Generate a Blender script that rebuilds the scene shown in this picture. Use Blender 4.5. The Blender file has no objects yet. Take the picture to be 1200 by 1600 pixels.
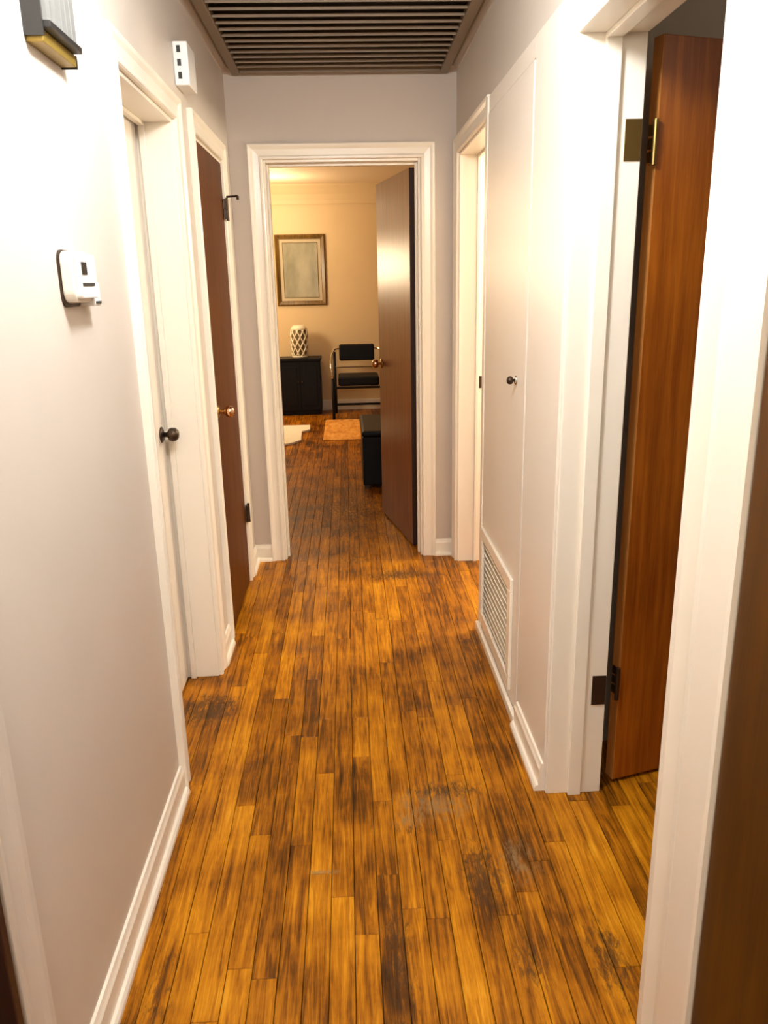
import bpy, bmesh, math, random
from mathutils import Vector, Matrix
random.seed(7)
C = bpy.context.scene.collection
S = bpy.context.scene

# ------------------------------------------------------------------ camera
def norm(v): return v.normalized()
CX, CY, FPX, EYE = 600.0, 800.0, 1238.0, 1.46
vy = Vector((540-CX, 441-CY, FPX)).normalized()          # vanishing point of the hall
vz = Vector((690-CX, 5100-CY, FPX)); vz = (vz - vy*vz.dot(vy)).normalized()
wz = -vz; wx = vy.cross(wz)
# image axes (right, down, forward) expressed in world coordinates
right = Vector((wx.x, vy.x, wz.x)); down = Vector((wx.y, vy.y, wz.y)); fwd = Vector((wx.z, vy.z, wz.z))
cam = bpy.data.cameras.new('camera'); co = bpy.data.objects.new('camera', cam); C.objects.link(co)
cam.sensor_fit = 'VERTICAL'; cam.sensor_height = 24; cam.sensor_width = 18; cam.lens = 24*FPX/1600
cam.clip_start = 0.02
up = -down; back = -fwd
co.matrix_world = Matrix(((right.x, up.x, back.x, 0), (right.y, up.y, back.y, 0), (right.z, up.z, back.z, EYE), (0, 0, 0, 1)))
S.camera = co

# ------------------------------------------------------------------ world, exposure, lamps
w = bpy.data.worlds.new('world'); S.world = w; w.use_nodes = True
w.node_tree.nodes['Background'].inputs[0].default_value = (.9, .95, 1, 1)
w.node_tree.nodes['Background'].inputs[1].default_value = 0.05
S.view_settings.view_transform = 'Standard'; S.view_settings.look = 'None'
S.view_settings.exposure = 1.2; S.view_settings.gamma = 1; S.view_settings.use_curve_mapping = False

def point(name, loc, watts, col, r=.06):
    l = bpy.data.lights.new(name, 'POINT'); l.energy = watts; l.color = col; l.shadow_soft_size = r
    o = bpy.data.objects.new(name, l); o.location = loc; C.objects.link(o); return o
point('hall_ceiling_lamp', (.0, 1.40, 2.22), 25, (.955, .975, 1.0), .09)
point('fill_light_behind_camera', (.0, -.9, 2.0), 19, (1, .93, .83), .15)  # unseen fill light added to brighten the faces turned to the camera
point('side_room_lamp', (1.6, 3.86, 1.9), 46, (1, .86, .64), .06)
point('near_room_lamp', (2.0, .9, 2.2), 2.5, (1, .86, .66), .1)
point('far_room_lamp', (-1.45, 8.25, 1.62), 28, (1, .78, .50), .2)
point('far_room_ceiling_lamp', (-.7, 8.7, 2.2), 7, (1, .80, .54), .12)

# ------------------------------------------------------------------ materials
def mat(name, base, rough=.5, metal=0, coat=0, spec=None):
    m = bpy.data.materials.new(name); m.use_nodes = True
    b = m.node_tree.nodes['Principled BSDF']
    b.inputs['Base Color'].default_value = (*base, 1); b.inputs['Roughness'].default_value = rough
    b.inputs['Metallic'].default_value = metal; b.inputs['Coat Weight'].default_value = coat
    if spec is not None: b.inputs['Specular IOR Level'].default_value = spec
    return m
class NT:
    def __init__(s, m): s.t = m.node_tree; s.n = s.t.nodes; s.b = s.n['Principled BSDF']
    def link(s, a, b): s.t.links.new(a, b)
    def set(s, sock, v):
        if isinstance(v, bpy.types.NodeSocket): s.link(v, sock)
        else: sock.default_value = v
    def math(s, op, a, b=0., c=0., clamp=False):
        n = s.n.new('ShaderNodeMath'); n.operation = op; n.use_clamp = clamp
        s.set(n.inputs[0], a); s.set(n.inputs[1], b); s.set(n.inputs[2], c); return n.outputs[0]
    def mix(s, f, a, b, kind='MIX'):
        n = s.n.new('ShaderNodeMix'); n.data_type = 'RGBA'; n.blend_type = kind
        s.set(n.inputs[0], f)
        s.set(n.inputs[6], a if isinstance(a, bpy.types.NodeSocket) else (*a, 1))
        s.set(n.inputs[7], b if isinstance(b, bpy.types.NodeSocket) else (*b, 1)); return n.outputs[2]
    def pos(s): return s.n.new('ShaderNodeNewGeometry').outputs['Position']
    def mapping(s, v, scale=(1,1,1), loc=(0,0,0)):
        n = s.n.new('ShaderNodeMapping'); s.link(v, n.inputs[0]); s.set(n.inputs[1], loc); s.set(n.inputs[3], scale); return n.outputs[0]
    def noise(s, v, scale, detail=4, rough=.55, dist=0):
        n = s.n.new('ShaderNodeTexNoise'); s.link(v, n.inputs['Vector']); n.inputs['Scale'].default_value = scale
        n.inputs['Detail'].default_value = detail; n.inputs['Roughness'].default_value = rough; n.inputs['Distortion'].default_value = dist
        return n.outputs['Fac']
    def ramp(s, f, stops, interp='LINEAR'):
        n = s.n.new('ShaderNodeValToRGB'); n.color_ramp.interpolation = interp; s.link(f, n.inputs[0]); e = n.color_ramp.elements
        while len(e) < len(stops): e.new(.5)
        for el, (p, c) in zip(e, stops): el.position = p; el.color = (*c, 1) if len(c) == 3 else c
        return n.outputs[0]
    def bump(s, h, strength, dist):
        n = s.n.new('ShaderNodeBump'); n.inputs['Strength'].default_value = strength; n.inputs['Distance'].default_value = dist
        s.link(h, n.inputs['Height']); s.link(n.outputs[0], s.b.inputs['Normal'])

def paint(name, base, rough, amp=.04, bump=.15):
    m = mat(name, base, rough); t = NT(m); p = t.pos()
    f = t.noise(p, 3.5, 5)
    d = tuple(c*(1-amp*2) for c in base)
    t.link(t.mix(f, base, d), t.b.inputs['Base Color'])
    t.bump(t.noise(p, 180, 2), bump, .0008)
    return m
M = {}
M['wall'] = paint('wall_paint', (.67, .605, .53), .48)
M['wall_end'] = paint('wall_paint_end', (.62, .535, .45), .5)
M['ceiling'] = paint('ceiling_paint', (.74, .71, .66), .7)
M['trim'] = paint('trim_gloss_paint', (.93, .86, .73), .28, .03, .08)
M['whitedoor'] = paint('white_door_paint', (.84, .77, .67), .38, .03, .08)
M['far_wall'] = paint('far_room_paint', (.74, .56, .32), .6)
M['far_ceiling'] = paint('far_room_ceiling_paint', (.78, .62, .42), .7)
M['brass'] = mat('aged_brass', (.45, .30, .10), .32, 1)
M['darkmetal'] = mat('dark_bronze_metal', (.07, .045, .03), .4, .8)
M['chrome'] = mat('chrome', (.8, .78, .74), .12, 1)
M['knob'] = mat('polished_copper_knob', (.75, .48, .32), .12, 1)
M['glass'] = mat('clear_knob_glass', (.9, .9, .9), .03); NT(M['glass']).b.inputs['Transmission Weight'].default_value = .6
M['black'] = mat('black_vinyl', (.006, .007, .009), .5, spec=.2)
M['blackwood'] = mat('black_lacquered_wood', (.006, .006, .008), .4, spec=.2)
M['plastic'] = mat('ivory_plastic', (.82, .78, .68), .35)
M['white_plastic'] = mat('white_plastic', (.85, .84, .80), .35)
M['screen'] = mat('dark_display', (.012, .014, .014), .15)
M['slot'] = mat('dark_slot', (.03, .028, .025), .6)
M['ceramic'] = mat('cream_glazed_ceramic', (.80, .74, .56), .2)
M['ceramic_in'] = mat('brown_ceramic', (.13, .085, .035), .4)
M['chime_base'] = mat('antique_gold_metal', (.30, .20, .035), .4, .5)
M['chime_cover'] = mat('silver_grey_metal', (.17, .17, .16), .4, .4)
M['chime_dark'] = mat('black_trim', (.015, .014, .013), .4)
M['louver'] = paint('brown_louver_paint', (.27, .195, .125), .45, .08)
M['louver_frame'] = paint('brown_louver_frame_paint', (.22, .155, .09), .45, .08)
M['shaft'] = mat('dark_shaft', (.22, .16, .10), .8)
M['sub'] = mat('dark_subfloor', (.025, .012, .005), .9)

def door_wood(name, light, dark, rough=.28, coat=.12, spec=.4):
    m = mat(name, light, rough, coat=coat, spec=spec); t = NT(m); m.node_tree.nodes['Principled BSDF'].inputs['Coat Roughness'].default_value = .18
    tc = t.n.new('ShaderNodeTexCoord').outputs['Object']
    g = t.noise(t.mapping(tc, (14, 14, .7)), 3.2, 7, .6, .35)
    fine = t.noise(t.mapping(tc, (90, 90, 3)), 3, 3, .6)
    blot = t.noise(t.mapping(tc, (1, 1, .6)), 4.0, 4)
    s = t.math('ADD', t.math('MULTIPLY', g, .62), t.math('MULTIPLY', fine, .16)); s = t.math('ADD', s, t.math('MULTIPLY', blot, .3))
    mid = tuple((a+b)/2 for a, b in zip(light, dark))
    t.link(t.ramp(s, [(.36, dark), (.53, mid), (.68, light)]), t.b.inputs['Base Color'])
    t.bump(fine, .12, .0006)
    return m
M['door'] = door_wood('varnished_mahogany_veneer', (.50, .145, .010), (.18, .034, .002), .36, .04, .35)
M['door_dark'] = door_wood('dark_varnished_veneer', (.15, .046, .004), (.055, .014, .001), .5, 0, .2)
M['door_far'] = door_wood('reddish_varnished_veneer', (.27, .075, .018), (.10, .022, .004), .33, .04, .22)
M['door_edge'] = door_wood('pale_lit_door_edge', (.62, .27, .07), (.40, .14, .025), .4)  # paler than the leaf: lamplight on the hinge edge put into the colour
M['door_near'] = door_wood('brown_varnished_veneer', (.10, .034, .002), (.045, .015, .001), .45, 0, .25)
M['door_dark_edge'] = mat('dark_edge_and_shade', (.03, .010, .006), .5)  # dark edge colour; carries painted hinge-side shade on the far door
M['goldframe'] = door_wood('gilt_brown_frame_wood', (.22, .12, .02), (.03, .015, .004), .35)

# old oak strip flooring: board tone comes from the board itself, stains lie where they were made
def floor_mat():
    m = mat('worn_oak_strip_floor', (.5, .2, .03), .3, spec=.2); t = NT(m); p = t.pos()
    oi = t.n.new('ShaderNodeObjectInfo'); sep = t.n.new('ShaderNodeSeparateColor'); t.link(oi.outputs['Color'], sep.inputs[0])
    isl = t.n.new('ShaderNodeNewGeometry').outputs['Random Per Island']
    tone = t.math('ADD', sep.outputs[0], t.math('MULTIPLY', t.math('SUBTRACT', isl, .5), sep.outputs[1]))
    rnd = t.math('ADD', t.math('MULTIPLY', tone, 37.), t.math('MULTIPLY', oi.outputs['Random'], 19.))
    off = t.n.new('ShaderNodeCombineXYZ'); t.link(rnd, off.inputs[0]); t.link(t.math('MULTIPLY', rnd, 3.1), off.inputs[1])
    va = t.n.new('ShaderNodeVectorMath'); va.operation = 'ADD'; t.link(p, va.inputs[0]); t.link(off.outputs[0], va.inputs[1]); v = va.outputs[0]
    grain = t.noise(t.mapping(v, (22, 1.3, 1)), 3.0, 7, .62, .9)
    fine = t.noise(t.mapping(v, (150, 4.5, 1)), 2.2, 3, .6)
    blot = t.noise(p, 4.2, 5, .6)
    s = t.math('ADD', t.math('MULTIPLY', grain, .60), t.math('MULTIPLY', fine, .24))
    s = t.math('ADD', s, t.math('MULTIPLY', t.math('SUBTRACT', tone, .5), .18))
    s = t.math('ADD', s, t.math('MULTIPLY', t.math('SUBTRACT', blot, .5), .45))
    col = t.ramp(s, [(.20, (.035, .012, .001)), (.32, (.15, .047, .002)), (.42, (.37, .125, .003)), (.54, (.60, .235, .006)), (.68, (.80, .40, .028))])
    # stains and a broad darkening: (x, y, rx, ry, strength, kind) kind 0 = grey bare worn wood, 1 = dark blackened
    st = [(.21, 1.97, .15, .11, .7, 0), (.25, 2.03, .15, .06, .75, 1), (.14, 1.86, .10, .05, .45, 1), (.30, 1.66, .06, .17, 1.0, 1), (.13, 1.90, .06, .05, .7, 0), (.40, 1.72, .07, .12, .6, 0), (.54, 1.40, .06, .16, .8, 1), (-.54, 2.56, .11, .12, 1.3, 1),
          (.22, 3.84, .22, .09, .9, 1), (-.02, 4.1, .16, .14, .6, 1), (.07, 1.40, .05, .30, .7, 1), (.36, 1.40, .05, .12, .7, 1), (-.10, 1.71, .05, .012, .9, 0), (.12, 3.3, .10, .10, .4, 1),
          (-.45, 1.35, .06, .25, .45, 1), (.50, 2.9, .10, .30, .35, 1), (.0, 5.1, .6, 1.0, .6, 1)]  # last entry: broad darkening of the floor beyond the end doorway
    sx = t.n.new('ShaderNodeSeparateXYZ'); t.link(p, sx.inputs[0])
    brk = t.noise(t.mapping(p, (46, 13, 1)), 2.0, 6, .75, .6)
    acc = {0: None, 1: None}
    for x, y, rx, ry, k, kind in st:
        dx = t.math('MULTIPLY', t.math('SUBTRACT', sx.outputs[0], x), 1/rx); dy = t.math('MULTIPLY', t.math('SUBTRACT', sx.outputs[1], y), 1/ry)
        d = t.math('SQRT', t.math('ADD', t.math('MULTIPLY', dx, dx), t.math('MULTIPLY', dy, dy)))
        f = t.math('MULTIPLY', t.math('SUBTRACT', 1.25, d), k, clamp=True)
        acc[kind] = f if acc[kind] is None else t.math('MAXIMUM', acc[kind], f)
    for kind, c in ((0, (.27, .165, .07)), (1, (.055, .026, .010))):
        msk = t.math('MULTIPLY', t.math('SUBTRACT', t.math('ADD', t.math('MULTIPLY', acc[kind], .50), t.math('MULTIPLY', brk, 2.0)), 1.16), 3.0, clamp=True)
        msk = t.math('MULTIPLY', msk, t.math('MULTIPLY', acc[kind], 2.0, clamp=True))
        col = t.mix(t.math('MULTIPLY', msk, .8), col, c)
    # fine black traffic scuffs in the open grain
    sc = t.noise(t.mapping(p, (70, 9, 1)), 2.4, 5, .7)
    sk = t.math('MULTIPLY', t.math('SUBTRACT', sc, .60), 6., clamp=True)
    col = t.mix(t.math('MULTIPLY', sk, .5), col, (.08, .03, .006))
    t.link(col, t.b.inputs['Base Color'])
    t.link(t.math('ADD', t.math('MULTIPLY', blot, .3), .27), t.b.inputs['Roughness'])
    t.bump(t.math('ADD', fine, grain), .25, .0008)
    return m
M['floor'] = floor_mat()

# ------------------------------------------------------------------ mesh helpers
def bx(bm, x0, x1, y0, y1, z0, z1):
    vs = [bm.verts.new((x, y, z)) for z in (z0, z1) for y in (y0, y1) for x in (x0, x1)]
    for f in ((0,2,3,1), (4,5,7,6), (0,1,5,4), (2,6,7,3), (0,4,6,2), (1,3,7,5)): bm.faces.new([vs[i] for i in f])
def link(name, bm, m, parent=None, bevel=0, smooth=False, seg=2):
    bmesh.ops.recalc_face_normals(bm, faces=bm.faces)
    me = bpy.data.meshes.new(name); bm.to_mesh(me); bm.free(); me.materials.append(m)
    o = bpy.data.objects.new(name, me); C.objects.link(o); o.parent = parent
    if smooth:
        for p in me.polygons: p.use_smooth = True
    if bevel:
        b = o.modifiers.new('bevel', 'BEVEL'); b.width = bevel; b.segments = seg; b.limit_method = 'ANGLE'
    return o
def boxes(name, m, lst, parent=None, bevel=0):
    bm = bmesh.new()
    for b in lst: bx(bm, *b)
    return link(name, bm, m, parent, bevel)
def empty(name, loc=(0,0,0), label=None, cat=None, group=None, kind=None):
    o = bpy.data.objects.new(name, None); C.objects.link(o); o.location = loc; o.empty_display_size = .05
    tag(o, label, cat, group, kind); return o
def tag(o, label=None, cat=None, group=None, kind=None):
    for k, v in (('label', label), ('category', cat), ('group', group), ('kind', kind)):
        if v: o[k] = v
    return o
def prism(bm, prof, L0, L1, fn):
    """prof: list of (u, v); L0/L1: functions of u for the two ends (mitres); fn(u, v, t) -> point"""
    a = [bm.verts.new(fn(u, v, L0(u))) for u, v in prof]; b = [bm.verts.new(fn(u, v, L1(u))) for u, v in prof]
    n = len(prof)
    for i in range(n): bm.faces.new((a[i], a[(i+1) % n], b[(i+1) % n], b[i]))
    bm.faces.new(a); bm.faces.new(b[::-1])
def lathe(bm, prof, n, fn):
    """prof: list of (r, h); fn(a, b, h) maps local to world"""
    rings = []
    for r, h in prof:
        rings.append([bm.verts.new(fn(r*math.cos(2*math.pi*i/n), r*math.sin(2*math.pi*i/n), h)) for i in range(n)])
    for A, B in zip(rings, rings[1:]):
        for i in range(n): bm.faces.new((A[i], A[(i+1) % n], B[(i+1) % n], B[i]))
    bm.faces.new(rings[0][::-1]); bm.faces.new(rings[-1])
def tube(bm, pts, r, n=8, closed=False):
    pts = [Vector(p) for p in pts]; rings = []; N = len(pts); prev = None
    for i, p in enumerate(pts):
        a = pts[i-1] if i else p; b = pts[i+1] if i < N-1 else p
        d = (b-a).normalized()
        u = prev - d*prev.dot(d) if prev else (Vector((0,0,1)) if abs(d.z) < .9 else Vector((1,0,0))).cross(d)
        u.normalize(); prev = u; v = d.cross(u)
        rings.append([bm.verts.new(p + r*(math.cos(2*math.pi*k/n)*u + math.sin(2*math.pi*k/n)*v)) for k in range(n)])
    for A, B in zip(rings, rings[1:]):
        for i in range(n): bm.faces.new((A[i], A[(i+1) % n], B[(i+1) % n], B[i]))
    bm.faces.new(rings[0][::-1]); bm.faces.new(rings[-1])
def smooth_path(pts, k=4):
    P = [Vector(p) for p in pts]; out = []
    for i in range(len(P)-1):
        p0 = P[max(i-1, 0)]; p1 = P[i]; p2 = P[i+1]; p3 = P[min(i+2, len(P)-1)]
        for j in range(k):
            t = j/k
            out.append(.5*((2*p1) + (p2-p0)*t + (2*p0-5*p1+4*p2-p3)*t*t + (3*p1-p0-3*p2+p3)*t**3))
    out.append(P[-1]); return out

# ------------------------------------------------------------------ structure: dimensions
XL, XR, YE, ZC = -.54, .555, 4.14, 2.43
TW = .14                                     # side wall thickness
XLo, XRo = XL-TW, XR+TW
YF = 9.45; ZF = 2.50
def wall_cells(name, m, axis, a0, a1, s0, s1, z1, openings, parent=None):
    """axis 'x': plane X=const (thickness a0..a1), spans Y s0..s1; openings (p, q, zb, zt)"""
    bm = bmesh.new()
    cuts = sorted({s0, s1} | {o[0] for o in openings} | {o[1] for o in openings})
    for p, q in zip(cuts, cuts[1:]):
        op = [o for o in openings if o[0] <= p+1e-6 and o[1] >= q-1e-6]
        rng = [(0, z1)] if not op else [(0, op[0][2]), (op[0][3], z1)]
        for za, zb in rng:
            if zb-za > 1e-4:
                if axis == 'x': bx(bm, a0, a1, p, q, za, zb)
                else: bx(bm, p, q, a0, a1, za, zb)
    bmesh.ops.remove_doubles(bm, verts=bm.verts, dist=1e-5)
    # drop inner faces shared by two cells
    seen = {}
    for f in bm.faces: seen.setdefault(tuple(sorted(v.index for v in f.verts)), []).append(f)
    bm.verts.index_update(); seen = {}
    for f in bm.faces: seen.setdefault(tuple(sorted(v.index for v in f.verts)), []).append(f)
    for fs in seen.values():
        if len(fs) > 1: bmesh.ops.delete(bm, geom=fs, context='FACES_ONLY')
    o = link(name, bm, m, parent); o['kind'] = 'structure'; return o
# openings along the side walls (y0, y1, top)
LA, LB, LC = (.12, .985, 2.0), (2.145, 2.82, 1.975), (3.165, 3.835, 1.99)
RA, RB, RCL, RD = (.20, 1.028, 2.02), (1.22, 2.0, 2.0), (2.385, 3.115, 2.035), (3.165, 4.03, 2.035)
EO = (-.38, .38, 2.03)
op = lambda o: (o[0], o[1], 0, o[2])
wall_cells('wall_left', M['wall'], 'x', XLo, XL, -1.6, YE, ZC, [op(LA), op(LB), op(LC)])
wall_cells('wall_right', M['wall'], 'x', XR, XRo, -1.6, YE, ZC, [op(RA), op(RB), op(RCL), op(RD)])
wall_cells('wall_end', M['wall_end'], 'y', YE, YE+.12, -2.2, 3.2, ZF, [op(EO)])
wall_cells('wall_behind_camera', M['wall'], 'y', -1.72, -1.6, XLo, 3.2, ZC, [])
wall_cells('wall_side_rooms', M['wall'], 'x', 3.2, 3.3, -1.72, YE, ZC, [])
wall_cells('wall_partition', M['wall'], 'y', 2.25, 2.35, XRo, 3.2, ZC, [])
# closet box behind its door
o = boxes('wall_closet', M['wall'], [(XRo, 1.25, 3.115, 3.165, 0, ZC), (1.25, 1.30, 2.35, 3.165, 0, ZC)]); o['kind'] = 'structure'
wall_cells('wall_far', M['far_wall'], 'y', YF, YF+.1, -2.2, 2.4, ZF, [])
wall_cells('wall_far_left', M['far_wall'], 'x', -2.3, -2.2, YE+.12, YF, ZF, [])
wall_cells('wall_far_right', M['far_wall'], 'x', 2.4, 2.5, YE+.12, YF, ZF, [])
o = boxes('ceiling', M['ceiling'], [(XLo, 3.3, -1.72, YE, ZC, ZC+.07)]); o['kind'] = 'structure'
o = boxes('ceiling_far_room', M['far_ceiling'], [(-2.3, 2.5, YE, YF+.1, ZF, ZF+.07)]); o['kind'] = 'structure'
# shallow backs behind the closed left doors, so no daylight leaks in
o = boxes('wall_left_rooms', M['wall'], [(XLo-.25, XLo-.2, -1.6, YE, 0, ZC), (XLo-.2, XLo, -1.65, -1.6, 0, ZC)]); o['kind'] = 'structure'

# crown strip at the hall ceiling
cove = [(0, 0), (.026, 0), (.022, .010), (.010, .020), (.006, .030), (0, .030)]
bm = bmesh.new()
prism(bm, cove, lambda u: XL, lambda u: XR, lambda u, v, t: (t, YE-u, ZC-v))
link('trim_1', bm, M['wall_end'])['kind'] = 'structure'
bm = bmesh.new(); prism(bm, cove, lambda u: -1.6, lambda u: YE-.026, lambda u, v, t: (XL+u, t, ZC-v)); link('trim_2', bm, M['wall'])['kind'] = 'structure'
bm = bmesh.new(); prism(bm, cove, lambda u: -1.6, lambda u: YE-.026, lambda u, v, t: (XR-u, t, ZC-v)); link('trim_3', bm, M['wall'])['kind'] = 'structure'
# far room crown
crown = [(0, 0), (.15, 0), (.15, .02), (.11, .05), (.06, .10), (.03, .16), (.02, .20), (0, .20)]
bm = bmesh.new(); prism(bm, crown, lambda u: -2.2, lambda u: 2.4, lambda u, v, t: (t, YF-u, ZF-v)); link('trim_4', bm, M['far_wall'])['kind'] = 'structure'
bm = bmesh.new(); bx(bm, -2.2, 2.4, YF-.02, YF, 0, .12); link('baseboard_far', bm, M['trim'], None, .004)['kind'] = 'structure'

# ------------------------------------------------------------------ floor: slab and every board
fl = boxes('floor', M['sub'], [(-2.3, 3.3, -1.72, YF+.1, -.08, -.019)]); fl['kind'] = 'structure'
BW = .057; rows = int(5.5/BW)
stuff = bmesh.new()
def board(bm, x0, x1, y0, y1, z=0.):
    c = .0010; g = .0008; zb = -.0185
    x0 += g; x1 -= g; y0 += .0006; y1 -= .0006
    lo = [bm.verts.new(p) for p in ((x0,y0,zb), (x1,y0,zb), (x1,y1,zb), (x0,y1,zb))]
    md = [bm.verts.new(p) for p in ((x0,y0,z-c), (x1,y0,z-c), (x1,y1,z-c), (x0,y1,z-c))]
    hi = [bm.verts.new(p) for p in ((x0+c,y0+c,z), (x1-c,y0+c,z), (x1-c,y1-c,z), (x0+c,y1-c,z))]
    bm.faces.new(hi)
    for i in range(4):
        j = (i+1) % 4; bm.faces.new((lo[i], lo[j], md[j], md[i])); bm.faces.new((md[i], md[j], hi[j], hi[i]))
# boards the photograph shows as clearly darker or paler: (x, y0, y1, tone)
special = [(.057, 1.05, 1.69, -.12), (-.10, 1.705, 2.14, 1.12), (.025, 1.5, 2.22, .02), (.30, 1.1, 1.75, .25), (-.17, 2.35, 2.75, -.05), (.62, 1.2, 1.95, 1.0)]
nb = 0
for r in range(rows):
    x0 = -2.25 + r*BW; x1 = x0+BW; xc = (x0+x1)/2
    sp = [s for s in special if x0 <= s[0] < x1]
    y = -1.6 - random.random()*.9; segs = []
    while y < YF:
        L = random.choice((.45, .6, .75, .9, 1.1, 1.35)) * random.uniform(.9, 1.1)
        if y > 5.0: L *= 1.5
        segs.append([y, y+L, random.random()]); y += L
    for s in sp:
        ns = []
        for a, b, tn in segs:
            if b <= s[1] or a >= s[2]: ns.append([a, b, tn]); continue
            if a < s[1]: ns.append([a, s[1], tn])
            if b > s[2]: ns.append([s[2], b, tn])
        ns.append([s[1], s[2], s[3]]); segs = ns
    for a, b, tn in segs:
        a = max(a, -1.6); b = min(b, YF)
        if b-a < .03: continue
        hall = -.63 < xc < XRo and b > 1.1 and a < 4.7
        room = XRo <= xc < 1.15 and b > 1.15 and a < 2.1
        if (hall or room) and nb < 290:
            bm = bmesh.new(); board(bm, x0, x1, a, b, random.uniform(-.0004, .0002))
            o = link('floorboard', bm, M['floor'], fl); o.color = (.18+.64*tn, 0, 0, 1); nb += 1
        else: board(stuff, x0, x1, a, b)
o = link('floorboard', stuff, M['floor'], fl); o['kind'] = 'stuff'; o.color = (.32, .6, 0, 1)
print('boards', nb)

# ------------------------------------------------------------------ trim profiles
CAS = [(0, 0), (0, .011), (.004, .015), (.012, .015), (.018, .011), (.045, .014), (.056, .020), (.066, .022), (.070, .019), (.070, 0)]
def casing_x(parent, X, sx, y0, y1, zt, near=True, far=True, prof=CAS, wn=1, wf=1, m=None):
    """casing on a side wall face X; sx=+1 protrudes to +X"""
    m = m or M['trim']
    if far:
        bm = bmesh.new(); prism(bm, prof, lambda u: 0, lambda u: zt+u, lambda u, v, t: (X+sx*v, y1+u*wf, t)); link('casing', bm, m, parent)
    if near:
        bm = bmesh.new(); prism(bm, prof, lambda u: 0, lambda u: zt+u, lambda u, v, t: (X+sx*v, y0-u*wn, t)); link('casing', bm, m, parent)
    bm = bmesh.new(); prism(bm, prof, lambda u: (y0-u*wn if near else y0), lambda u: (y1+u*wf if far else y1), lambda u, v, t: (X+sx*v, t, zt+u)); link('casing', bm, m, parent)
def jamb_x(parent, xa, xb, y0, y1, zt, stop=None, m=None):
    m = m or M['trim']; e = .012
    boxes('jamb', m, [(xa, xb, y1-e, y1, 0, zt)], parent, .002)
    boxes('jamb', m, [(xa, xb, y0, y0+e, 0, zt)], parent, .002)
    boxes('jamb', m, [(xa, xb, y0+e, y1-e, zt-e, zt)], parent, .002)
    if stop:
        sa, sb = stop; k = .012
        boxes('door_stop', m, [(sa, sb, y1-e-k, y1-e, 0, zt-e)], parent, .002)
        boxes('door_stop', m, [(sa, sb, y0+e, y0+e+k, 0, zt-e)], parent, .002)
        boxes('door_stop', m, [(sa, sb, y0+e+k, y1-e-k, zt-e-k, zt-e)], parent, .002)
def knob_at(parent, p, d, r=.026, m=None, rose=M['brass'], name='knob', L=.05):
    """round knob whose stem leaves point p along unit vector d"""
    d = Vector(d).normalized(); a = d.orthogonal().normalized(); b = d.cross(a); p = Vector(p)
    fn = lambda x, y, h: p + a*x + b*y + d*h
    bm = bmesh.new(); lathe(bm, [(r*1.15, 0), (r*1.15, .003), (r*.9, .007), (r*.4, .009)], 20, fn); link('rose', bm, rose, parent, smooth=True)
    bm = bmesh.new(); s = L-r*.9
    lathe(bm, [(r*.36, .008), (r*.36, s*.7), (r*.55, s*.85), (r*.88, s), (r, s+r*.45), (r*.93, s+r*.9), (r*.6, s+r*1.25), (r*.2, s+r*1.35)], 24, fn)
    link(name, bm, m or M['knob'], parent, smooth=True)

# ------------------------------------------------------------------ left wall
d = empty('door_1', (XL, (LB[0]+LB[1])/2, 0), 'white painted door set deep in the left wall behind the thermostat', 'door', kind='structure')
def child_offset(e):                       # children are modelled in world coordinates
    for c in e.children: c.matrix_parent_inverse = Matrix.Translation(-Vector(e.location))
casing_x(d, XL, 1, LB[0], LB[1], LB[2])
jamb_x(d, XLo-.02, XL, LB[0], LB[1], LB[2], stop=(XL-.085, XL-.105))
leaf = boxes('door_panel', M['whitedoor'], [(-.690, -.655, LB[0]+.015, LB[1]-.017, .01, LB[2]-.015)], d, .002)
bmL = leaf
knob_at(leaf, (-.655, 2.745, .965), (1, 0, 0), .024, M['darkmetal'], M['darkmetal'])
boxes('latch_plate', M['darkmetal'], [(-.656, -.650, 2.625, 2.645, 1.15, 1.215)], leaf, .001)
child_offset(d)

d = empty('door_2', (XL, (LC[0]+LC[1])/2, 0), 'closed dark brown wooden door flush in the left wall beside the end wall', 'door', kind='structure')
casing_x(d, XL, 1, LC[0], LC[1], LC[2])
jamb_x(d, XLo, XL, LC[0], LC[1], LC[2], stop=(XL-.06, XL-.045))
leaf = boxes('door_panel', M['door_dark'], [(-.573, -.536, LC[0]+.015, LC[1]-.015, .01, LC[2]-.015)], d, .002)
knob_at(leaf, (-.536, 3.235, .965), (1, 0, 0), .024, M['knob'], M['brass'], L=.058)
def hinge_x(parent, x, y, z, m, h=.085):
    bm = bmesh.new(); tube(bm, [(x, y, z-h/2-.006), (x, y, z+h/2+.006)], .0065, 10)
    bx(bm, x-.012, x, y-.028, y+.0, z-h/2, z+h/2)
    return link('hinge', bm, m, parent)
hinge_x(leaf, -.520, LC[1]-.006, .365, M['darkmetal'])
h = hinge_x(leaf, -.520, LC[1]-.006, 1.785, M['darkmetal'])
bm = bmesh.new(); tube(bm, [(-.520, LC[1]-.006, 1.838), (-.468, LC[1]-.03, 1.838)], .0045, 8); tube(bm, [(-.468, LC[1]-.03, 1.838), (-.468, LC[1]-.03, 1.822)], .006, 8)
link('hinge_pin_stop', bm, M['darkmetal'], leaf)
child_offset(d)

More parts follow.
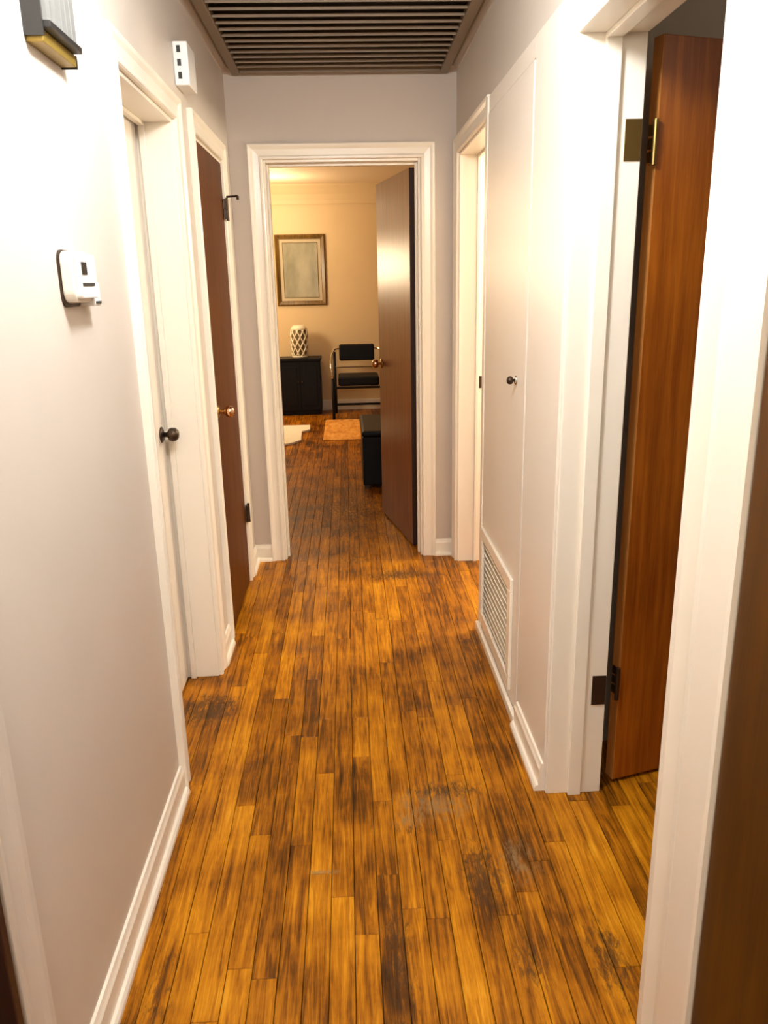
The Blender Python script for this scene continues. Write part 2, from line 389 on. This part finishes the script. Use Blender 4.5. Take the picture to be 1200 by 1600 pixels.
d = empty('door_3', (XL, (LA[0]+LA[1])/2, 0), 'brown door in the left wall cut by the bottom corner of the photo', 'door', kind='structure')
casing_x(d, XL, 1, LA[0], LA[1], LA[2], m=M['wall'])
jamb_x(d, XLo, XL, LA[0], LA[1], LA[2], m=M['wall'])
boxes('jamb_strip', M['door_dark_edge'], [(-.556, -.528, LA[1]-.030, LA[1]-.0115, 0, LA[2]-.012)], d, .002)  # thin dark strip along the far jamb
boxes('door_panel', M['door_near'], [(-.60, -.565, LA[0]+.015, LA[1]-.017, .01, LA[2]-.015)], d, .002)
child_offset(d)

# baseboards (with a shoe strip)
BBP = [(0, 0), (.013, 0), (.013, .072), (.009, .080), (.006, .090), (0, .092)]
SHOE = [(.013, 0), (.026, 0), (.025, .010), (.020, .018), (.013, .020)]
def base_x(name, X, sx, ya, yb, m=None):
    bm = bmesh.new(); prism(bm, BBP, lambda u: ya, lambda u: yb, lambda u, v, t: (X+sx*u, t, v)); o = link(name, bm, m or M['trim']); o['kind'] = 'structure'
    bm = bmesh.new(); prism(bm, SHOE, lambda u: ya, lambda u: yb, lambda u, v, t: (X+sx*u, t, v)); link('shoe_moulding', bm, M['trim'], o)
def base_y(name, Y, sy, xa, xb, m=None):
    bm = bmesh.new(); prism(bm, BBP, lambda u: xa, lambda u: xb, lambda u, v, t: (t, Y+sy*u, v)); o = link(name, bm, m or M['trim']); o['kind'] = 'structure'
    bm = bmesh.new(); prism(bm, SHOE, lambda u: xa, lambda u: xb, lambda u, v, t: (t, Y+sy*u, v)); link('shoe_moulding', bm, M['trim'], o)
base_x('baseboard_left', XL, 1, LA[1]+.07, LB[0]-.07)
base_x('baseboard_left', XL, 1, LB[1]+.07, LC[0]-.07)
base_x('baseboard_left', XL, 1, LC[1]+.07, YE-.026)
base_y('baseboard_end', YE, -1, XL, EO[0]-.07)
base_y('baseboard_end', YE, -1, EO[1]+.07, XR)
base_x('baseboard_right', XR-.020, -1, RB[1]+.004, RCL[0]-.02)

# ------------------------------------------------------------------ end wall doorway with open door
d = empty('door_4', (0, YE, 0), 'red-brown wooden door standing open into the far room', 'door', kind='structure')
for (sg, xe) in ((-1, EO[0]), (1, EO[1])):
    bm = bmesh.new(); prism(bm, CAS, lambda u: 0, lambda u: EO[2]+u, lambda u, v, t: (xe+sg*u, YE-v, t)); link('casing', bm, M['trim'], d)
bm = bmesh.new(); prism(bm, CAS, lambda u: EO[0]-u, lambda u: EO[1]+u, lambda u, v, t: (t, YE-v, EO[2]+u)); link('casing', bm, M['trim'], d)
for lst in ([(EO[0], EO[0]+.012, YE, YE+.12, 0, EO[2])], [(EO[1]-.012, EO[1], YE, YE+.12, 0, EO[2])], [(EO[0]+.012, EO[1]-.012, YE, YE+.12, EO[2]-.012, EO[2])]):
    boxes('jamb', M['trim'], lst, d, .002)
for lst in ([(EO[0]+.012, EO[0]+.024, YE+.05, YE+.08, 0, EO[2]-.012)], [(EO[1]-.024, EO[1]-.012, YE+.05, YE+.08, 0, EO[2]-.012)], [(EO[0]+.024, EO[1]-.024, YE+.05, YE+.08, EO[2]-.024, EO[2]-.012)]):
    boxes('door_stop', M['trim'], lst, d, .002)
def hung_door(parent, hinge, ang, width, z1, thick, m, edge_m=None, knob_side=-1, name='door_panel'):
    """leaf hung at the point hinge, running along direction ang; local x along the leaf, local y = thickness"""
    e = bpy.data.objects.new(name, None)
    bm = bmesh.new(); bx(bm, 0, width, -thick/2, thick/2, .012, z1)
    o = link(name, bm, m, parent, .002)
    o.matrix_local = Matrix.Translation(Vector(hinge)-Vector(parent.location)) @ Matrix.Rotation(math.radians(ang), 4, 'Z')
    return o
child_offset(d)
leaf = hung_door(d, (.352, 4.285, 0), 101, .735, 2.005, .035, M['door_far'])
boxes('door_edge', M['door_dark_edge'], [(-.0015, 0, -.0175, .0175, .012, 2.005)], leaf)  # shade at the hinge side put into the colour of this edge
# local y+ faces the -X side (towards the doorway view)
knob_at(leaf, (.675, .0175, .975), (0, 1, 0), .026, M['knob'], M['brass'])
knob_at(leaf, (.675, -.0175, .975), (0, -1, 0), .026, M['knob'], M['brass'])
for z in (.30, 1.78):
    bm = bmesh.new(); tube(bm, [(-.006, -.022, z-.05), (-.006, -.022, z+.05)], .0065, 10); bx(bm, -.004, .0, -.018, .015, z-.045, z+.045)
    link('hinge', bm, M['darkmetal'], leaf)

# ------------------------------------------------------------------ right wall
# far right doorway by the corner: white jambs, strike plate, door out of sight
d = empty('door_5', (XR, (RD[0]+RD[1])/2, 0), 'white cased doorway in the right wall between closet and end wall', 'doorway', kind='structure')
casing_x(d, XR, -1, RD[0], RD[1], RD[2], near=False, far=True)
jamb_x(d, XR, XRo, RD[0], RD[1], RD[2], stop=(XR+.085, XR+.10))
boxes('strike_plate', M['darkmetal'], [(XR+.104, XR+.118, RD[1]-.014, RD[1]-.011, .93, .99)], d)
child_offset(d)

# closet door with return air grille
d = empty('door_6', (XR, (RCL[0]+RCL[1])/2, 0), 'white flush closet door with louvred air grille at its foot', 'door', kind='structure')
SF = XR-.020                                # face of the painted surround built out from the wall
boxes('surround', M['whitedoor'], [(SF, XR, 2.002, RCL[0], 0, 2.09), (SF, XR, RCL[0], RCL[1], RCL[2], 2.09)], d, .002)
boxes('corner_strip', M['trim'], [(SF-.006, XR, RCL[1], RCL[1]+.045, 0, 2.09)], d, .003)
px0, px1 = SF-.002, SF+.020
gz0, gz1 = .085, .475
leaf = boxes('door_panel', M['whitedoor'], [(px0, px1, RCL[0]+.008, RCL[1]-.003, gz1+.0, RCL[2]-.004), (px0, px1, RCL[0]+.006, RCL[0]+.10, .03, gz1), (px0, px1, RCL[1]-.04, RCL[1]-.003, .03, gz1), (px0, px1, RCL[0]+.10, RCL[1]-.04, .03, gz0)], d)
g = boxes('grille_frame', M['trim'], [(px0-.012, px0, RCL[0]+.09, RCL[1]-.02, gz1-.035, gz1+.012), (px0-.012, px0, RCL[0]+.09, RCL[1]-.02, gz0-.012, gz0+.035),
                                      (px0-.012, px0, RCL[0]+.09, RCL[0]+.135, gz0+.035, gz1-.035), (px0-.012, px0, RCL[1]-.065, RCL[1]-.02, gz0+.035, gz1-.035)], leaf, .003)
bm = bmesh.new()
prism(bm, [(0, 0), (.018, -.014), (.0195, -.0125), (.0015, .0015)], lambda u: RCL[0]+.135, lambda u: RCL[1]-.065, lambda u, v, t: (px0-.002+u, t, v))
me = None
for k in range(11):
    z = gz0+.047 + k*.0280
    if me is None:
        s = link('slat', bm, M['trim'], leaf); me = s.data
    else:
        s = bpy.data.objects.new('slat', me); C.objects.link(s); s.parent = leaf
    s.location = (0, 0, z)
boxes('duct_back', M['whitedoor'], [(px1+.01, px1+.02, RCL[0]+.1, RCL[1]-.04, gz0, gz1)], leaf)
knob_at(leaf, (px0, 2.515, 1.15), (-1, 0, 0), .013, M['darkmetal'], M['chrome'], L=.026)
child_offset(d)
o = boxes('baseboard_right', M['trim'], [(SF-.018, SF-.003, RCL[0]-.02, 3.16, 0, .036)], None, .004); o['kind'] = 'structure'

# near doorway with the open orange-brown door
d = empty('door_7', (XR, (RB[0]+RB[1])/2, 0), 'orange-brown wooden door opened into the side room on old brass hinges', 'door', kind='structure')
jamb_x(d, XR-.014, XRo+.006, RB[0], RB[1], RB[2], stop=(XR+.048, XR+.085))
WIDE = [(0, 0), (0, .016), (.004, .021), (.016, .021), (.022, .015), (.030, .006), (.040, .006), (.050, .014), (.060, .019), (.12, .021), (.126, .019), (.126, 0)]
bm = bmesh.new(); prism(bm, WIDE, lambda u: 0, lambda u: RB[2]+u, lambda u, v, t: (XR-v, RB[0]-u*1.53, t)); link('casing', bm, M['trim'], d)
# hinge leaves on the jamb
for z, mm in ((1.765, M['brass']), (.335, M['darkmetal'])):
    boxes('hinge_leaf', mm, [(XRo-.035, XRo+.004, RB[1]-.015, RB[1]-.0118, z-.045, z+.045)], d)
child_offset(d)
leaf = hung_door(d, (XRo+.052, 2.042, 0), 16, .72, 1.995, .036, M['door'])
boxes('lit_edge', M['door_edge'], [(-.0015, 0, -.018, .018, .012, 1.995)], leaf)  # hinge edge with the warm light painted in as a paler tone
for z, mm in ((1.765, M['brass']), (.335, M['darkmetal'])):
    bm = bmesh.new(); tube(bm, [(-.010, -.022, z-.05), (-.010, -.022, z+.05)], .0065, 12)
    for q in (-.03, 0, .03): bx(bm, -.004, -.0015, -.020, .014, z+q-.012, z+q+.012)
    link('hinge', bm, mm, leaf)
knob_at(leaf, (.655, -.018, .965), (0, -1, 0), .026, M['knob'], M['brass'])

# nearest brown door on the right
d = empty('door_8', (XR, (RA[0]+RA[1])/2, 0), 'dark brown door filling the right edge of the photo', 'door', kind='structure')
jamb_x(d, XR+.05, XRo, RA[0], RA[1], RA[2])
boxes('door_panel', M['door_near'], [(XR-.012, XR+.023, RA[0]+.005, RA[1]-.007, .01, RA[2]-.005)], d, .002)
child_offset(d)

# ------------------------------------------------------------------ ceiling louvre
d = empty('ceiling_shutter', (0, 3.4, ZC), 'brown slatted fan shutter spanning the hall ceiling before the end wall', 'ceiling vent')
ly0, ly1, lx0, lx1 = 2.62, YE-.03, XL+.045, XR-.045
fz = ZC-.040
boxes('backing', M['shaft'], [(lx0, lx1, ly0, ly1, ZC-.004, ZC-.0005)], d)
for lst in ([(lx0, lx0+.04, ly0, ly1, fz, ZC-.004)], [(lx1-.04, lx1, ly0, ly1, fz, ZC-.004)], [(lx0+.04, lx1-.04, ly1-.03, ly1, fz, ZC-.004)], [(lx0+.04, lx1-.04, ly0, ly0+.04, fz, ZC-.004)]):
    boxes('frame', M['louver_frame'], lst, d, .003)
bm = bmesh.new()
pr = [(0, 0), (.060, -.0), (.066, -.004), (.066, -.008), (.060, -.005), (.004, -.003), (0, -.003)]
prism(bm, [(0, -.003), (0, .006), (.068, .024), (.071, .022), (.006, .001), (.004, -.003)], lambda u: lx0+.041, lambda u: lx1-.041, lambda u, v, t: (t, u, v))
me = None; y = ly1-.03-.0785
while y > ly0+.04:
    if me is None: s = link('slat', bm, M['louver'], d); me = s.data
    else: s = bpy.data.objects.new('slat', me); C.objects.link(s); s.parent = d
    s.location = (0, y, fz+.008)
    y -= .0785
child_offset(d)
for c in d.children:
    if c.name.startswith('slat'): c.matrix_parent_inverse = Matrix.Translation(-Vector(d.location))

# ------------------------------------------------------------------ things on the left wall
d = empty('door_chime', (XL, 1.6, 1.86), 'ribbed silver-grey door chime with gold base high on the left wall', 'door chime')
boxes('base', M['chime_base'], [(XL, XL+.030, 1.574, 1.752, 1.872, 1.893)], d, .002)
boxes('end_cap', M['chime_dark'], [(XL, XL+.0305, 1.752, 1.758, 1.870, 1.893)], d)
boxes('back_plate', M['chime_dark'], [(XL, XL+.034, 1.566, 1.572, 1.880, 2.13)], d)
boxes('body', M['chime_cover'], [(XL, XL+.030, 1.572, 1.742, 1.905, 2.13)], d, .002)
boxes('lower_lip', M['chime_dark'], [(XL, XL+.046, 1.572, 1.745, 1.893, 1.905)], d, .002)
bm = bmesh.new()
for k in range(6):
    yy = 1.575+k*.0275
    prism(bm, [(0, 0), (.025, 0), (.021, .009), (.012, .013), (.004, .009)], lambda u: 1.906, lambda u: 2.13, lambda u, v, t: (XL+.030+v, yy+u, t))
link('rib', bm, M['chime_cover'], d)
child_offset(d)

d = empty('thermostat', (XL, 1.62, 1.48), 'ivory wall thermostat with small dark display on the left wall', 'thermostat')
def rounded_yz(bm, x0, x1, y0, y1, z0, z1, r, n=6):
    pts = []
    for cy_, cz, a0 in ((y1-r, z1-r, 0), (y0+r, z1-r, 90), (y0+r, z0+r, 180), (y1-r, z0+r, 270)):
        for k in range(n+1):
            a = math.radians(a0+90*k/n); pts.append((cy_+r*math.cos(a), cz+r*math.sin(a)))
    prism(bm, pts, lambda u: x0, lambda u: x1, lambda u, v, t: (t, u, v))
bm = bmesh.new(); rounded_yz(bm, XL, XL+.004, 1.583, 1.690, 1.424, 1.530, .022); link('backplate', bm, M['darkmetal'], d)
bm = bmesh.new(); rounded_yz(bm, XL+.004, XL+.028, 1.585, 1.688, 1.432, 1.528, .022); link('body', bm, M['plastic'], d, .003)
bm = bmesh.new(); rounded_yz(bm, XL+.028, XL+.040, 1.592, 1.688, 1.440, 1.522, .006); link('cover', bm, M['white_plastic'], d, .002)
boxes('display', M['screen'], [(XL+.0395, XL+.0412, 1.598, 1.628, 1.484, 1.507)], d)
boxes('slot', M['slot'], [(XL+.0395, XL+.0412, 1.596, 1.668, 1.463, 1.469)], d)
boxes('lever_housing', M['white_plastic'], [(XL, XL+.030, 1.690, 1.735, 1.424, 1.470)], d, .003)
boxes('lever', M['slot'], [(XL+.0295, XL+.032, 1.698, 1.730, 1.428, 1.433)], d)
child_offset(d)

d = empty('alarm_box', (XL, 3.0, 2.1), 'small white wall box with three dark slots high between the left doors', 'alarm')
boxes('housing', M['white_plastic'], [(XL, XL+.048, 2.93, 3.07, 2.095, 2.225)], d, .004)
for z in (2.125, 2.163, 2.203):
    boxes('slot', M['slot'], [(XL+.013, XL+.025, 2.9285, 2.932, z-.011, z+.009)], d)
    
child_offset(d)

# ------------------------------------------------------------------ far room
d = empty('picture_frame', (-.50, YF, 1.6), 'framed pale picture in a dark gilt frame above the black cabinet', 'picture')
fx0, fx1, fz0, fz1 = -.785, -.222, 1.215, 1.985
def frame_side(pts_fn, L0, L1):
    bm = bmesh.new(); prism(bm, [(0, 0), (0, .022), (.012, .03), (.03, .022), (.045, .016), (.05, .016), (.05, 0)], L0, L1, pts_fn); link('frame', bm, M['goldframe'], d)
frame_side(lambda u, v, t: (fx0+u, YF-v, t), lambda u: fz0+u, lambda u: fz1-u)
frame_side(lambda u, v, t: (fx1-u, YF-v, t), lambda u: fz0+u, lambda u: fz1-u)
frame_side(lambda u, v, t: (t, YF-v, fz0+u), lambda u: fx0+u, lambda u: fx1-u)
frame_side(lambda u, v, t: (t, YF-v, fz1-u), lambda u: fx0+u, lambda u: fx1-u)
boxes('mat_board', mat('cream_mat_board', (.50, .42, .28), .7), [(fx0+.05, fx1-.05, YF-.010, YF, fz0+.05, fz1-.05)], d)
pm = mat('faded_grey_green_print', (.3, .3, .22), .25); t = NT(pm)
t.link(t.ramp(t.noise(t.mapping(t.pos(), (3, 3, 1)), 2.2, 4), [(.3, (.26, .25, .17)), (.55, (.38, .36, .26)), (.75, (.46, .42, .30))]), t.b.inputs['Base Color'])
boxes('print', pm, [(fx0+.09, fx1-.09, YF-.012, YF-.010, fz0+.09, fz1-.09)], d)
boxes('inner_fillet', M['goldframe'], [(fx0+.084, fx0+.09, YF-.014, YF-.010, fz0+.084, fz1-.084), (fx1-.09, fx1-.084, YF-.014, YF-.010, fz0+.084, fz1-.084), (fx0+.09, fx1-.09, YF-.014, YF-.010, fz0+.084, fz0+.09), (fx0+.09, fx1-.09, YF-.014, YF-.010, fz1-.09, fz1-.084)], d)
child_offset(d)

d = empty('black_cabinet', (-.54, 9.25, 0), 'low black square cabinet against the far wall under the picture', 'cabinet')
cx0, cx1, cy0, cy1, ct = -.79, -.305, 9.08, 9.42, .645
boxes('body', M['blackwood'], [(cx0+.01, cx1-.01, cy0+.02, cy1, .05, ct-.03)], d, .003)
boxes('top', M['blackwood'], [(cx0, cx1, cy0, cy1, ct-.03, ct)], d, .004)
boxes('plinth', M['blackwood'], [(cx0+.02, cx1-.02, cy0+.04, cy1, 0, .05)], d)
for xa, xb in ((cx0+.018, -.552), (-.544, cx1-.018)):
    dr = boxes('door', M['blackwood'], [(xa, xb, cy0+.012, cy0+.02, .06, ct-.04)], d, .002)
    boxes('raised_panel', M['blackwood'], [(xa+.035, xb-.035, cy0+.006, cy0+.012, .11, ct-.09)], dr, .004)
    bm = bmesh.new(); bmesh.ops.create_icosphere(bm, subdivisions=2, radius=.009, matrix=Matrix.Translation(((xb-.02 if xa < -.6 else xa+.02), cy0+.004, .38))); link('handle', bm, M['darkmetal'], dr, smooth=True)
child_offset(d)

# lattice jar
d = empty('lattice_jar', (-.545, 9.22, ct), 'cream and brown lattice ceramic jar on the black cabinet', 'vase')
prof = [(.055, 0), (.080, .01), (.088, .05), (.092, .15), (.094, .25), (.088, .31), (.070, .345), (.055, .352)]
bm = bmesh.new(); lathe(bm, prof, 28, lambda a, b, h: (a, b, h)); link('inner_wall', bm, M['ceramic_in'], d, smooth=True)
def rad(h):
    for (r0, h0), (r1, h1) in zip(prof, prof[1:]):
        if h0 <= h <= h1: return r0+(r1-r0)*(h-h0)/(h1-h0)
    return prof[-1][0]
bm = bmesh.new()
for k in range(9):
    for s in (-1, 1):
        pts = []
        for j in range(15):
            h = .02+.29*j/14; a = 2*math.pi*k/9 + s*h*6.0; r = rad(h)+.002; pts.append((r*math.cos(a), r*math.sin(a), h))
        tube(bm, pts, .0085, 6)
link('lattice', bm, M['ceramic'], d, smooth=True)
bm = bmesh.new(); lathe(bm, [(.080, .308), (.093, .312), (.092, .325), (.074, .350), (.060, .362), (.050, .362)], 28, lambda a, b, h: (a, b, h)); link('rim', bm, M['ceramic'], d, smooth=True)
bm = bmesh.new(); lathe(bm, [(.070, 0), (.090, .002), (.093, .022), (.088, .028)], 28, lambda a, b, h: (a, b, h)); link('foot', bm, M['ceramic'], d, smooth=True)

# armchair: black pads, tubular chrome frame
d = empty('armchair', (.10, 8.96, 0), 'black padded armchair with curved chrome arms by the far wall', 'chair')
bm = bmesh.new(); bx(bm, -.20, .20, .20, .255, .60, .785); link('backrest', bm, M['black'], d, .02, seg=4)
bm = bmesh.new(); bx(bm, -.215, .235, -.22, .22, .365, .465); link('seat', bm, M['black'], d, .022, seg=4)
for s in (-1, 1):
    x = s*.285+.01
    bm = bmesh.new(); tube(bm, smooth_path([(s*.17, .245, .74), (s*.24, .235, .735), (x, .17, .70), (x+s*.02, .02, .645), (x+s*.02, -.16, .615), (x+s*.01, -.23, .56), (x, -.235, .45)], 5), .014, 10)
    link('arm', bm, M['chrome'], d, smooth=True)
    bm = bmesh.new(); tube(bm, [(x, -.235, .45), (x, -.235, 0)], .017, 10); link('leg', bm, M['black'], d, smooth=True)
    bm = bmesh.new(); tube(bm, [(x-s*.02, .235, .70), (x-s*.02, .235, 0)], .017, 10); link('leg', bm, M['black'], d, smooth=True)
bm = bmesh.new(); tube(bm, [(-.27, -.235, .352), (.29, -.235, .352)], .014, 8); link('rail', bm, M['black'], d)
bm = bmesh.new(); tube(bm, [(-.27, .235, .10), (.29, .235, .10)], .014, 8); link('rail', bm, M['black'], d)
bm = bmesh.new(); tube(bm, [(-.25, .235, .53), (.27, .235, .53)], .012, 8); link('rail', bm, M['chrome'], d)

d = empty('black_stool', (.32, 5.95, 0), 'black box stool on the floor partly behind the open far door', 'stool')
boxes('body', M['black'], [(.085, .56, 5.62, 6.38, .03, .385)], d, .008)
boxes('cushion', M['black'], [(.080, .565, 5.615, 6.385, .385, .43)], d, .018)
for x in (.11, .53):
    for y in (5.66, 6.34): boxes('foot', M['darkmetal'], [(x-.02, x+.02, y-.02, y+.02, 0, .03)], d)
child_offset(d)

def flat_patch(name, pts, m, th, label, cat):
    bm = bmesh.new(); a = [bm.verts.new((x, y, th)) for x, y in pts]; b = [bm.verts.new((x, y, .001)) for x, y in pts]
    bm.faces.new(a); bm.faces.new(b[::-1]); n = len(pts)
    for i in range(n): bm.faces.new((a[i], b[i], b[(i+1) % n], a[(i+1) % n]))
    o = link(name, bm, m, None, .004); tag(o, label, cat); return o
rm = mat('orange_tan_mottled', (.62, .27, .07), .9); t = NT(rm)
t.link(t.ramp(t.noise(t.mapping(t.pos(), (7, 2.2, 1)), 2.2, 4, .7), [(.3, (.55, .20, .02)), (.5, (.80, .36, .06)), (.7, (.95, .55, .15))]), t.b.inputs['Base Color'])
flat_patch('tan_patch', [(-.265, 7.53), (.105, 7.53), (.103, 8.69), (-.267, 8.69)], rm, .008, 'orange-tan flat rectangle lying before the black armchair', 'patch')  # flat mottled orange-tan rectangle on the far room floor
wm = mat('white_rough', (.92, .88, .76), .95); t = NT(wm); t.bump(t.noise(t.pos(), 60, 3), .6, .006)
flat_patch('white_patch', [(-1.35, 8.33), (-.421, 8.32), (-.412, 8.06), (-.489, 7.961), (-.473, 7.521), (-.53, 7.40), (-.59, 7.33), (-.7, 7.30), (-1.35, 7.25)], wm, .022, 'white ragged-edged rug lying left of the tan rectangle', 'patch')  # flat white shape with a ragged outline on the far room floor
